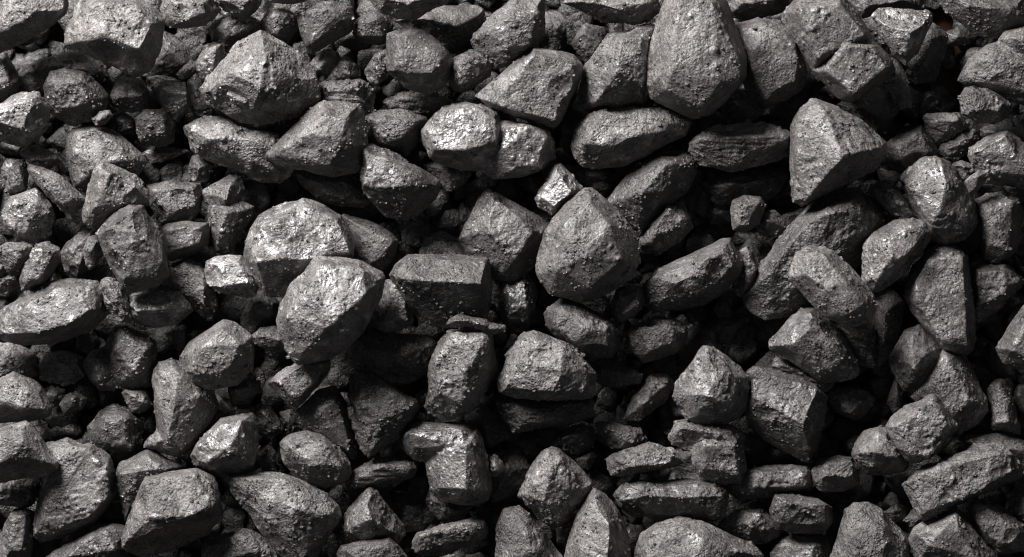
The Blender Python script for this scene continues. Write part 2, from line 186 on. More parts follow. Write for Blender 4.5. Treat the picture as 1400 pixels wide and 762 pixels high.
l 800 300 2.3 .1|215,600 260,560 380,515 470,520 530,570 520,620 470,690 380,720 310,740 240,670|300,580,24 440,560,28 480,620,26 330,690,24|flattened round lump below the oblong lump's left half
l 800 300 1 0|640,560 700,500 850,510 830,620 770,700 680,680|740,560,18|black lump in the deep gap below the oblong lump
l 1000 300 4.0 .06 1.3|300,310 340,180 400,148 470,150 530,170 600,250 700,340 735,400 742,460 720,530 650,550 590,548 480,490 390,400|400,205,26 490,195,27 470,340,36 590,330,34 680,440,30 590,500,28 380,290,28 650,510,24|smooth oval lump lying on the big dark arched lump
l 1000 300 2.8 .4|200,660 230,610 310,560 320,510 360,480 440,475 510,520 540,610 590,690 660,750 660,800 600,830 480,850 380,790 260,700|400,490,30 410,570,38 310,650,34 220,660,18 480,560,30 600,740,26 450,790,24|boot-shaped lump with a shining ridge below the smooth oval lump
s 1100 300 2.7 .08|525,400 550,300 560,250 640,170 700,130 780,140 845,180 855,350 880,480 885,600 875,690 830,705 720,670 640,570 560,480|580,320,30 640,210,30 820,200,30 840,650,30 720,640,28 580,430,28|long flat upright slab below the pale speckled egg-like lump, right side
l 1100 300 2 .12|850,240 960,210 1060,240 1120,300 1140,330 1090,390 1000,480 900,540 870,480|900,280,24 1050,270,26 1110,330,22 1000,400,26 890,450,20|dark lump between the long upright slab and the right edge
l 1100 300 3.2 .08|990,670 1050,590 1140,450 1250,400 1250,840 1150,780 1040,740|1150,530,36 1070,680,32 1200,740,36|flat-faced lump cut by the right edge halfway down the photo
l 1000 300 1.5 0|730,400 830,360 900,420 880,560 830,700 750,780 720,600|800,480,20 790,650,16|dark upright lump in the shadow left of the long upright slab
l 1000 300 2 .1|520,550 600,560 740,550 750,700 750,780 670,760 600,690|620,600,16 710,620,18|dark lump wedged under the smooth oval lump's lower end
l 0 430 1.6 .1|205,270 240,200 350,190 430,230 440,320 350,370 220,345|260,240,18 400,260,18|dark lump in shade under the middle of the wide pitted lump
l 0 430 1.5 .1|-30,160 60,150 180,200 190,320 80,330 -30,340|40,210,18 140,250,18|dark lump at the left edge under the wide pitted lump
l 0 430 2.5 .15|-40,370 0,350 75,310 180,345 220,390 265,490 245,530 120,555 -40,560|70,330,24 50,450,30 -20,460,28 240,500,18 180,380,22 130,490,28|lump with a lit ridge and flat dark base at the left edge, lower half
c 0 430 1.5 .15|240,430 270,380 330,395 340,450 280,475|290,420,12|dark chip in shade right of the ridged lump at the left edge
c 0 430 1.7 .3|315,470 350,425 400,410 450,440 420,490 340,510|380,440,14 370,480,10|small chip with a glinting corner in the lower left shadow
l 0 430 1.8 .2 0.5|465,580 510,520 580,470 680,500 740,560 740,680 700,740 610,760 500,700 465,650|540,560,22 660,540,24 680,680,20 530,660,20|dark knobbly ball-like lump in the lower left shadow
l 0 430 1.9 .1|635,410 660,390 760,400 790,470 750,500 690,510|680,420,14 750,460,14|small dark lump just above the dark knobbly ball-like lump
l 0 430 2.5 .12|800,330 830,255 900,235 940,260 1100,380 1130,480 1090,560 1000,640 960,720 900,740 840,700 815,480 & 765,685 790,640 850,600 920,640 900,730 840,705|930,300,34 910,480,38 880,640,32 840,280,24 830,450,26 1040,420,28 950,700,22 & 800,670,12 860,650,20|tall slumped lump with a small toe, below the smooth rounded grey lump
b 200 430 2.2 .05|430,380 520,340 590,350 590,400 540,460 450,470|460,390,14 560,370,14 530,440,14|small dusky block showing under the smooth rounded grey lump
s 200 430 3 .08|635,355 700,300 800,255 920,235 955,240 950,290 880,380 790,478 750,465 690,410|680,345,24 820,265,24 930,260,24 860,370,24 780,450,22|flat triangular piece just below the big rounded pale boulder
l 200 430 2.1 .1|550,500 600,470 650,495 700,570 715,605 640,640 600,620|610,510,16 680,590,14|small dark wedge left below the flat triangular piece
c 200 430 1.5 .05|690,510 760,500 800,610 740,640|740,560,12|dark chip in shade under the point of the flat triangular piece
l 200 430 2.3 .05 0.75|770,520 810,490 900,400 980,380 1050,480 1090,680 1090,760 1020,720 900,600 800,590|900,510,26 1000,450,24 1060,700,18 880,420,20|long dark lump slanting right below the flat triangular piece
l 400 430 2.5 .1 0.75|290,320 340,300 420,320 550,390 640,440 650,490 560,580 520,660 400,740 330,640 300,500|350,330,20 540,420,26 620,480,22 480,540,28 420,690,18 330,480,20|dark broad lump pointing right toward the foot of the blunt post-like lump
l 400 430 1.2 0|900,540 1000,470 1120,560 1130,640 1020,690 930,600|1000,580,18|dark lump in shadow right below the blunt post-like lump
c 400 430 1.6 .1|640,430 690,390 730,420 720,470 660,480|690,430,10|dark chip at the lower left foot of the blunt post-like lump
l 600 430 3.3 .35 1.25|310,350 325,290 380,180 440,110 500,90 570,115 680,160 750,230 810,310 810,370 790,435 600,440 490,440 400,420 315,400|450,130,28 640,160,34 640,300,48 595,400,40 420,250,38 350,380,26 760,300,26 770,400,22|squared boulder with a bright left face, seated on a dark thick slab, lower middle
s 600 430 2.4 .1 0.6|290,450 350,420 640,430 800,440 800,520 740,550 600,570 480,600 400,615 340,550|360,460,14 500,490,22 760,460,18 450,580,16 700,530,20|dark thick slab right beneath the squared bright-faced boulder
s 600 430 1.9 .05|780,260 870,240 1000,280 1055,320 1040,360 900,375 820,350|860,290,14 1000,320,14|dark flat piece in the shade right of the squared bright-faced boulder
l 600 430 1.6 .4|960,550 1020,430 1100,320 1200,310 1230,370 1170,450 1050,550|1120,350,18 1080,450,16 1180,360,16|dark slanting lump with a few glints, left of the cone-shaped lump
l 600 430 2.2 .2|820,570 900,560 1040,600 1085,650 1050,710 980,725 900,690 850,630|880,590,18 1010,640,20 960,690,16|small dark diamond-outlined lump lying above a low elongated lump, lower middle
l 600 430 1.8 .1|575,680 640,610 740,570 800,600 800,680 720,725 640,700|660,640,18 760,630,18|small shadowed wedge above the knobbly diamond-shaped lump
c 600 430 1 0|430,640 560,600 600,640 530,700 440,700|510,650,12|black chip in the hollow below the dark thick slab
l 600 562 2.7 .2|485,290 560,190 630,195 670,230 700,280 810,385 740,470 690,550 610,610 520,560 420,440 440,380|570,220,24 640,240,28 580,330,38 690,400,32 560,480,34 620,580,20 450,430,22|knobbly diamond-shaped lump in the lower middle
c 600 562 1.7 .05|720,250 800,210 820,240 780,300 740,290|770,250,10|tiny dark chip at the upper right of the knobbly diamond-shaped lump
l 600 562 2.8 .15|310,600 340,520 420,500 470,540 520,630 620,730 720,850 600,920 300,920 300,740|380,560,26 450,600,32 480,720,38 600,840,26 360,800,32|lump at the bottom edge sloping down to the right, left of the tooth-shaped lump
l 600 562 3 .05|680,680 720,530 810,410 870,450 930,530 980,650 1000,800 960,900 700,900 660,760|815,440,26 885,590,42 885,850,46 740,560,28 720,850,30 965,760,22|upright tooth-shaped lump with a sharp centre edge, bottom middle
c 600 562 2.3 1|255,250 290,225 325,270 335,300 300,335 260,330|290,260,12 310,310,12 270,310,12|tiny mirror-bright chip in the dark beside the L-shaped lump with silver patch
l 600 562 1.1 .05|250,230 400,200 480,300 430,420 280,470|360,300,18|very dark lump behind the tiny mirror-bright chip
l 800 430 3 .4|465,430 475,360 560,230 615,170 640,165 720,210 800,280 840,330 840,460 800,540 720,572 620,572 530,540|640,190,24 690,320,42 640,420,44 780,330,28 760,470,34 560,420,34 580,530,22 700,550,20|cone-shaped lump with a shiny crumbly peak, lower right of centre
l 800 430 2.6 .1|435,640 480,560 560,550 760,580 820,620 800,690 560,700 460,680 & 560,690 620,600 800,620 820,700 830,790 800,870 700,875 600,840 560,770|500,590,20 700,620,22 780,660,20 & 620,680,24 780,680,24 790,830,20 620,800,20|squat stepped lump strewn with grit right under the cone-shaped lump
l 1000 430 2.5 .3 0.65|85,300 120,275 230,300 330,340 440,370 490,430 470,560 440,700 400,765 340,740 200,660 90,570 70,440|110,310,22 110,430,30 290,520,42 370,570,48 430,390,36 260,330,26 400,720,24 130,540,20|big dark cube-like lump with a white glint on its corner, right of the cone-shaped lump
s 1000 430 2.2 .1|220,270 240,225 300,250 420,320 525,360 480,410 380,360 260,310|270,260,12 440,350,14|dark slanted slab between the boot-shaped lump and the big dark cube-like lump
l 1000 430 1.5 .1|490,430 550,380 700,400 740,440 680,530 640,545 540,500|580,420,18 680,450,18 620,510,16|dark crumbly lump in the gap right of the big dark cube-like lump
l 1100 430 2.3 .35|445,230 520,90 600,60 720,170 700,250 640,330 560,400 520,390 460,290 & 620,300 720,180 830,210 850,330 940,440 950,500 900,560 800,620 700,560 560,430|540,140,28 570,270,34 640,200,30 490,240,22 & 740,240,28 800,320,28 680,350,28 860,450,26 760,540,24|two-stepped knobbly lump under the foot of the long upright slab
c 1100 430 1.4 .05|430,460 480,300 520,400 530,480 470,520|480,420,12|dark chip in shade at the left of the two-stepped knobbly lump
b 1100 430 3.1 .4 1.1|420,590 450,540 540,480 640,440 670,425 700,460 720,520 790,590 760,640 700,710 640,755 580,770 530,745 460,670|470,580,24 660,460,24 700,500,26 760,600,24 660,730,24 550,730,22|flat rhombus-shaped block with a sparkling corner, lower right
l 1100 430 2 .1|960,400 990,335 1040,350 1080,430 1120,590 1125,625 1050,600 980,590|1010,370,16 1050,560,20 1000,560,18 1060,450,18|upright stump-like lump right of the two-stepped knobbly lump
l 1100 562 2.6 .25|250,230 270,170 320,105 400,85 430,100 480,180 540,270 520,310 430,328 330,325 280,270|380,110,22 380,210,34 480,250,28 340,300,14 440,310,14 275,215,22 420,130,24|rounded lump with a notched front, tucked at the left of the rhombus-shaped block
l 1100 562 2.3 .25|45,310 100,255 180,238 250,250 280,300 280,380 200,415 90,420 50,370|120,270,20 240,265,20 250,340,22 110,340,22|small drum-like lump with a shiny front edge, left of the notched rounded lump
s 1100 562 3 .095 1.15|515,380 560,330 700,290 800,250 830,200 880,175 1040,185 1075,215 1075,260 1125,300 1100,350 980,410 880,440 760,500 640,550 600,555 570,500|540,370,22 640,310,28 820,265,34 1060,212,30 1085,300,28 960,390,30 620,530,28 850,190,12|long plank-like slab slanting up to the right at the lower right
s 1100 562 2 .05|790,160 850,130 1000,125 1120,150 1240,220 1240,330 1100,300 900,260|900,160,16 1100,200,18|dark slab half hidden behind the long plank-like slab at the lower right
l 1100 562 2.4 .1|1060,520 1090,430 1143,330 1240,300 1240,600 1143,580|1160,430,28 1200,540,26|lump cut by the right edge below the long plank-like slab
l 1100 562 2.6 .35|850,520 870,470 930,465 1040,520 1130,590 1180,680 1150,730 1000,740 960,690 880,590|880,490,22 940,490,24 1100,620,28 1020,700,24 920,600,26|oblong lump with a silvery lower end, in the bottom right corner
l 1100 562 2.9 .15|545,640 600,590 700,560 785,505 830,560 870,640 1000,750 1020,850 560,850 530,720|785,530,26 720,610,36 640,700,34 580,640,24 880,760,32 800,640,36|triangular lump with a bright seam at the bottom edge under the long plank-like slab
l 1100 562 3 .12 1.15|145,750 190,620 215,530 260,485 330,480 400,510 470,590 530,660 560,800 520,900 150,900|270,520,26 260,660,40 240,820,44 400,600,40 500,760,32 420,850,42|big smooth-shouldered boulder rising from the bottom edge at the right
c 1100 562 1.8 .1|420,530 480,490 500,520 470,570|465,520,8|tiny upright chip at the shoulder of the big smooth boulder at the bottom right
c 1100 562 1.8 .1|530,560 570,515 640,550 655,575 560,605|590,560,10|tiny lumpy chip at the lower left corner of the long plank-like slab
l 1000 562 2 .25|210,740 270,670 400,640 500,680 520,800 480,900 220,900|300,700,20 430,700,22 400,820,24|dark lump with small glints at the bottom edge, below the small ribbed block
b 1000 562 2.7 .1|207,520 235,445 300,440 380,460 470,465 515,490 520,580 470,635 330,630 250,605 215,570|250,460,24 480,490,24 490,590,20 260,580,20 380,520,26|small ribbed block in the lower right, left of the big smooth-shouldered boulder
s 800 562 2.2 .15|720,370 800,310 900,290 1050,287 1150,290 1190,330 1195,380 1150,420 1050,420 960,410 850,455 770,440|760,390,18 900,320,20 1140,310,22 1150,390,22 960,395,24 840,430,14|long wavy slab below the big dark cube-like lump
b 800 562 2.5 .12 0.6|140,440 210,375 350,360 560,360 690,370 735,410 740,500 720,560 600,570 400,560 260,555 190,500|200,465,24 330,440,30 520,450,32 715,440,28 240,385,20 690,385,22 700,545,16 300,540,12|long dark bar-shaped block lying level in the lower middle
l 800 562 2.3 .15|110,250 150,220 330,170 450,190 515,260 470,290 300,310 200,330 145,340 125,300|150,250,20 300,200,18 460,230,20 440,275,22 230,290,24|low elongated lump just above the long dark bar-shaped block
l 800 562 3 .15 1.2|265,720 300,640 370,590 490,560 600,580 740,640 860,690 925,750 920,850 500,900 260,860|490,590,28 360,630,30 320,760,32 620,660,38 560,780,44 850,740,26|broad pale mound-like lump at the bottom edge below the long dark bar-shaped block
l 800 562 2 .3|700,600 800,520 920,510 970,560 1040,620 960,680 850,690 780,650|900,540,22 860,600,24 1000,620,14|dark lump with a glossy corner left of the small ribbed block
l 0 562 3.3 .35 1.35|-40,100 0,90 70,65 130,60 165,80 220,160 300,260 300,300 250,325 150,330 60,350 0,370 -40,370|130,150,40 60,240,40 -20,290,36 -20,120,34 120,80,30 270,280,20 130,250,36|bright pale lump with a pointed right end at the left edge, lower left
l 0 562 2.4 .15|170,650 200,480 230,330 250,180 350,150 470,170 570,240 600,330 600,430 550,510 490,590 330,650 220,680|220,560,28 190,640,20 260,220,24 450,190,26 560,290,30 570,440,28 460,560,32 300,610,28|large dished lump with a white crumb on it, lower left
s 0 562 2.2 .35|-40,350 0,370 150,340 190,430 150,490 110,500 0,480 -40,480|170,440,14 120,480,14 0,400,20 0,465,18|slab with a shiny lower rim at the left edge, under the bright pale pointed lump
l 0 562 2.2 .15|5,690 30,570 60,525 120,510 175,530 165,640 160,760 100,800 0,800|70,550,22 140,540,22 120,720,24 50,740,22|upright rough lump in the bottom left corner
l 0 562 2.4 .08|610,310 630,275 770,210 860,250 960,290 920,330 780,350 720,440 655,575 635,480 620,400|625,328,28 720,312,34 880,300,26 770,230,20 670,520,18|wedge with pale top, dark side, between the dished lump and the big slope-faced block
b 0 562 3.3 .15 1.2|640,700 650,620 720,480 740,390 760,345 880,330 1020,305 1110,350 1140,440 1150,560 1080,640 900,720 760,755 680,730|650,690,28 790,550,46 1000,542,48 1120,490,38 760,370,32 1020,330,30 720,560,36|big slope-faced block with pale top and black underside, lower left
l 0 562 2.6 .15|200,780 360,690 480,620 580,590 650,600 640,700 680,740 640,850 300,880 200,850|560,620,24 450,680,26 600,720,28 350,760,26|low slanting lump at the bottom edge left of the big slope-faced block
l 200 562 2.5 .1|290,750 310,670 400,640 480,605 560,630 650,700 730,750 720,850 300,850|340,690,24 490,640,26 600,720,28 450,760,28|dark blunt lump at the bottom edge right of the big slope-faced block
l 200 562 3 .6|235,220 270,170 340,100 390,45 470,30 545,20 570,70 580,160 560,280 470,330 400,342 320,300 250,280|500,50,32 440,200,46 330,270,32 390,70,26 270,200,24 520,260,28 250,260,18|lump with a shiny streaked front face, above the big slope-faced block's right end
l 200 562 2.7 .1|705,170 750,130 840,110 930,140 1000,200 1060,270 1065,320 1020,370 930,398 850,370 790,320 720,280|800,140,26 930,170,30 1030,290,28 980,370,20 850,270,36 740,190,24|smooth oval lump with a small crack, above the large pale flared lump
c 200 562 1.8 .1|590,230 640,180 670,220 670,320 610,310|630,250,12|dark upright chip between the shiny streaked lump and the smooth cracked oval
l 200 562 3.1 .3 1.25|420,350 500,330 600,320 700,330 820,375 930,430 1010,510 1005,550 930,600 880,720 830,850 740,800 700,680 600,600 520,520 450,430|560,350,30 720,360,34 620,460,38 800,500,46 985,530,30 860,560,40 640,570,34 780,640,36 820,760,22|large pale flared lump tapering toward the bottom edge, lower left
s 400 562 2.3 .1|275,370 330,310 430,255 530,245 600,265 650,310 620,345 500,370 400,400 300,420|350,340,20 460,290,24 600,295,22 600,335,18 340,390,16|dark curved slab above the sharp-peaked lump, lower middle
l 400 562 2.6 .3|250,600 290,510 390,410 405,398 440,430 520,520 575,590 580,640 540,690 400,700 280,690 240,650|405,430,28 400,550,48 300,620,30 520,630,28 380,660,26 330,530,30|sharp-peaked tent-like lump near the bottom edge, right of the large pale flared lump
l 400 562 3 .2|240,740 260,700 380,680 500,668 550,710 590,760 580,850 250,850|280,720,24 490,690,24 540,760,22 350,780,26|pale lump cut by the bottom edge below the sharp-peaked tent-like lump
l 400 562 2.7 .6|560,150 580,95 640,70 900,65 960,110 950,220 800,280 640,250 570,190 & 700,270 780,160 960,100 1000,170 1030,400 1015,455 960,485 850,475 770,455 725,410|600,120,22 880,95,26 900,180,32 640,190,20 & 800,200,30 920,170,38 900,400,42 990,420,26 760,400,26 850,460,22|L-shaped lump with a brilliant silver patch, lower middle
l 400 562 1.8 .2|690,470 720,400 830,470 930,500 880,560 760,560|730,460,14 850,520,14|small pale-ended lump just under the L-shaped lump with silver patch
b 400 562 2.5 .15|630,680 660,630 750,610 880,575 930,560 1000,570 1015,650 960,690 800,740 640,745|660,650,20 920,580,20 990,600,20 980,650,16 660,720,14|bar-shaped rough block near the bottom edge below the L-shaped lump
l 400 562 1.2 0|490,450 600,430 700,470 720,560 680,610 580,630|600,500,18|black lump in the hollow left below the L-shaped lump
"""

# ---------------------------------------------------------------- materials
def coal_material(name):
    m = bpy.data.materials.new(name)
    m.use_nodes = True
    nt = m.node_tree
    N, L = nt.nodes, nt.links
    bsdf = N["Principled BSDF"]
    def node(t, **k):
        n = N.new(t)
        for a, b in k.items():
            setattr(n, a, b)
        return n
    def mth(op, a, b=None, clamp=False):
        n = node('ShaderNodeMath', operation=op, use_clamp=clamp)
        for i, v in enumerate((a, b)):
            if v is None:
                continue
            if isinstance(v, (int, float)):
                n.inputs[i].default_value = v
            else:
                L.new(v, n.inputs[i])
        return n.outputs[0]
    def ramp(v, a, b, lo=0.0, hi=1.0):
        n = node('ShaderNodeMapRange')
        L.new(v, n.inputs[0])
        n.inputs[1].default_value = a; n.inputs[2].default_value = b
        n.inputs[3].default_value = lo; n.inputs[4].default_value = hi
        return n.outputs[0]
    tc = node('ShaderNodeTexCoord')
    oi = node('ShaderNodeObjectInfo')
    off = node('ShaderNodeVectorMath', operation='SCALE')
    comb = node('ShaderNodeCombineXYZ')
    L.new(oi.outputs['Random'], comb.inputs[0])
    L.new(mth('MULTIPLY', oi.outputs['Random'], 7.3), comb.inputs[1])
    L.new(mth('MULTIPLY', oi.outputs['Random'], 3.1), comb.inputs[2])
    L.new(comb.outputs[0], off.inputs[0]); off.inputs['Scale'].default_value = 5.0
    add = node('ShaderNodeVectorMath', operation='ADD')
    L.new(tc.outputs['Object'], add.inputs[0]); L.new(off.outputs[0], add.inputs[1])
    P = add.outputs[0]
    def noise(scale, detail=3.0, rough=0.55):
        n = node('ShaderNodeTexNoise')
        L.new(P, n.inputs['Vector'])
        n.inputs['Scale'].default_value = scale
        n.inputs['Detail'].default_value = detail
        n.inputs['Roughness'].default_value = rough
        return n.outputs[0]
    def voro(scale, rnd=1.0, feature='F1'):
        n = node('ShaderNodeTexVoronoi', feature=feature)
        L.new(P, n.inputs['Vector'])
        n.inputs['Scale'].default_value = scale
        n.inputs['Randomness'].default_value = rnd
        return n
    sep = node('ShaderNodeSeparateColor')
    L.new(oi.outputs['Color'], sep.inputs[0])
    tone, glint, grit = sep.outputs[0], sep.outputs[1], sep.outputs[2]
    # colour: dull black coal under an uneven film of grey dust
    big = noise(28, 4.0, 0.6)
    mid = noise(160, 4.0, 0.65)
    fine = noise(430, 3.0, 0.7)
    grain = voro(190)
    dust = ramp(mth('ADD', mth('MULTIPLY', big, 0.6), mth('MULTIPLY', mid, 0.4)), 0.36, 0.62)
    speck = ramp(fine, 0.36, 0.68, 0.35, 1.55)
    pit = ramp(grain.outputs['Distance'], 0.03, 0.25, 0.82, 1.0)
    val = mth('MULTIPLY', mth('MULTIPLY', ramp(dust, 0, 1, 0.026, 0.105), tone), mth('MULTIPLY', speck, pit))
    cr = node('ShaderNodeCombineColor')
    L.new(mth('MULTIPLY', val, 1.085), cr.inputs[0]); L.new(val, cr.inputs[1]); L.new(mth('MULTIPLY', val, 0.965), cr.inputs[2])
    L.new(cr.outputs[0], bsdf.inputs['Base Color'])
    # bright cleavage faces: lower roughness where the patch noise is high, driven by the lump's own shine
    patch = noise(55, 3.0, 0.6)
    thr = mth('SUBTRACT', 0.70, mth('MULTIPLY', glint, 0.30))
    shiny = ramp(mth('SUBTRACT', patch, thr), -0.10, 0.13)
    flake = ramp(voro(200).outputs['Color'], 0.35, 0.9)
    shine = mth('MULTIPLY', shiny, mth('ADD', 0.72, mth('MULTIPLY', flake, 0.28)))
    sparkle = mth('GREATER_THAN', voro(420).outputs['Color'], 0.86)
    spk = mth('MULTIPLY', sparkle, 0.5)
    tot = mth('MAXIMUM', shine, spk)
    base_r = mth('ADD', ramp(noise(40, 4.0, 0.6), 0.35, 0.65, 0.38, 0.60), mth('MULTIPLY', grit, 0.08))
    L.new(mth('MULTIPLY', base_r, ramp(tot, 0, 1, 1.0, 0.78)), bsdf.inputs['Roughness'])
    L.new(ramp(tot, 0, 1, 0.45, 0.9), bsdf.inputs['Specular IOR Level'])
    L.new(ramp(shine, 0, 1, 1.52, 2.1), bsdf.inputs['IOR'])
    # relief: gritty where dusty, crinkled like foil on the bright cleavage faces
    calm = ramp(noise(22, 2.0, 0.5), 0.40, 0.58, 0.45, 1.15)
    h = mth('MULTIPLY', noise(115, 5.0, 0.64), 0.0054)
    h = mth('ADD', h, mth('MULTIPLY', ramp(voro(210).outputs['Distance'], 0.0, 0.5), 0.0012))
    h = mth('ADD', h, mth('MULTIPLY', noise(330, 2.0, 0.6), 0.0016))
    h = mth('MULTIPLY', mth('MULTIPLY', h, mth('MULTIPLY', calm, ramp(grit, 0, 1, 0.42, 1.35))), ramp(shiny, 0, 1, 1.0, 0.55))
    h = mth('ADD', h, mth('MULTIPLY', mth('MULTIPLY', noise(75, 3.0, 0.6), shiny), 0.004))
    bump = node('ShaderNodeBump')
    bump.inputs['Strength'].default_value = 0.9
    bump.inputs['Distance'].default_value = 1.0
    L.new(h, bump.inputs['Height'])
    L.new(bump.outputs[0], bsdf.inputs['Normal'])
    return m

def floor_material():
    m = bpy.data.materials.new("brown_floor")
    m.use_nodes = True
    nt = m.node_tree; N, L = nt.nodes, nt.links
    b = N["Principled BSDF"]
    tc = N.new('ShaderNodeTexCoord'); mp = N.new('ShaderNodeMapping'); mp.inputs['Scale'].default_value = (4, 40, 4)
    n = N.new('ShaderNodeTexNoise'); n.inputs['Scale'].default_value = 3; n.inputs['Detail'].default_value = 5
    r = N.new('ShaderNodeValToRGB')
    r.color_ramp.elements[0].position = 0.35; r.color_ramp.elements[0].color = (0.05, 0.019, 0.007, 1)
    r.color_ramp.elements[1].position = 0.65; r.color_ramp.elements[1].color = (0.09, 0.034, 0.011, 1)
    L.new(tc.outputs['Object'], mp.inputs[0]); L.new(mp.outputs[0], n.inputs['Vector'])
    L.new(n.outputs[0], r.inputs[0]); L.new(r.outputs[0], b.inputs['Base Color'])
    b.inputs['Roughness'].default_value = 0.5
    return m
COAL = coal_material("coal")

# ---------------------------------------------------------------- noise
def _hash(ix, iy, iz, seed):
    h = (ix * 374761393 + iy * 668265263 + iz * 2147483647 + seed * 1274126177) & 0xffffffff
    h = ((h ^ (h >> 13)) * 1274126177) & 0xffffffff
    return (h ^ (h >> 16)) & 0xffffffff
def vnoise(p, seed):
    """smooth value noise in about -1..1"""
    i = np.floor(p).astype(np.int64)
    f = p - i
    u = f * f * f * (f * (f * 6 - 15) + 10)
    out = np.zeros(len(p))
    for dx in (0, 1):
        wx = u[:, 0] if dx else 1 - u[:, 0]
        for dy in (0, 1):
            wy = u[:, 1] if dy else 1 - u[:, 1]
            for dz in (0, 1):
                wz = u[:, 2] if dz else 1 - u[:, 2]
                v = _hash(i[:, 0] + dx, i[:, 1] + dy, i[:, 2] + dz, seed) / 2147483648.0 - 1.0
                out += v * wx * wy * wz
    return out
def fbm(p, seed, oct=2):
    a, s, o = 1.0, 0.0, np.zeros(len(p))
    for k in range(oct):
        o += a * vnoise(p * (2.03 ** k) + 17.3 * k, seed + k); s += a; a *= 0.5
    return o / s

# ---------------------------------------------------------------- one lump of coal
def hull_points(outline, tops, rng):
    """closed convex body: traced outline at its widest level, traced upper corners, rounded underside"""
    c = outline.mean(axis=0)
    d = outline - c
    size = math.sqrt(abs(0.5 * np.sum(outline[:, 0] * np.roll(outline[:, 1], -1) - np.roll(outline[:, 0], -1) * outline[:, 1])))
    H = max(t[2] for t in tops)
    low = max(10.0, 0.30 * size)
    pts = []
    dl = np.linalg.norm(d, axis=1, keepdims=True)
    outline = outline + d / np.maximum(dl, 1) * 3.0
    d = outline - c
    for (x, y), (dx, dy) in zip(outline, d):
        pts.append((x, y, rng.uniform(-0.05, 0.12) * H))
        pts.append((c[0] + dx * 0.84, c[1] + dy * 0.84, -0.40 * low))
        pts.append((c[0] + dx * 0.50, c[1] + dy * 0.50, -0.75 * low))
    pts += [(t[0], t[1], t[2] * 1.3) for t in tops]
    return pts, size

def hull_bmesh(pts, rng, cuts):
    bm = bmesh.new()
    for p in pts:
        bm.verts.new(p)
    def hull():
        r = bmesh.ops.convex_hull(bm, input=bm.verts[:])
        junk = [g for g in r['geom_interior'] + r['geom_unused'] if isinstance(g, bmesh.types.BMVert)]
        bmesh.ops.delete(bm, geom=list(set(junk)), context='VERTS')
    hull()
    for _ in range(cuts):
        n = Vector((rng.gauss(0, 1), rng.gauss(0, 1), rng.gauss(0.5, 0.7))).normalized()
        cc = sum((v.co for v in bm.verts), Vector()) / len(bm.verts)
        s = max((v.co - cc).dot(n) for v in bm.verts)
        bmesh.ops.bisect_plane(bm, geom=bm.verts[:] + bm.edges[:] + bm.faces[:], plane_co=cc + n * s * rng.uniform(0.93, 0.98), plane_no=n, clear_outer=True)
        for f in bm.faces[:]:
            bm.faces.remove(f)
        for e in bm.edges[:]:
            bm.edges.remove(e)
        hull()
    bmesh.ops.recalc_face_normals(bm, faces=bm.faces)
    return bm

dg = None
def voxel_mesh(bms, voxel, smooth):
    """weld the convex bodies of a lump into one skin"""
    me = bpy.data.meshes.new("tmp")
    b = bmesh.new()
    for bm in bms:
        t = bpy.data.meshes.new("t"); bm.to_mesh(t); b.from_mesh(t); bpy.data.meshes.remove(t); bm.free()
    b.to_mesh(me); b.free()
    o = bpy.data.objects.new("tmp", me)
    col.objects.link(o)
    m = o.modifiers.new("r", 'REMESH'); m.mode = 'VOXEL'; m.voxel_size = voxel
    s = o.modifiers.new("s", 'SMOOTH'); s.factor = 0.5; s.iterations = smooth
    ev = o.evaluated_get(bpy.context.evaluated_depsgraph_get())
    out = bpy.data.meshes.new_from_object(ev)
    bpy.data.objects.remove(o); bpy.data.meshes.remove(me)
    return out

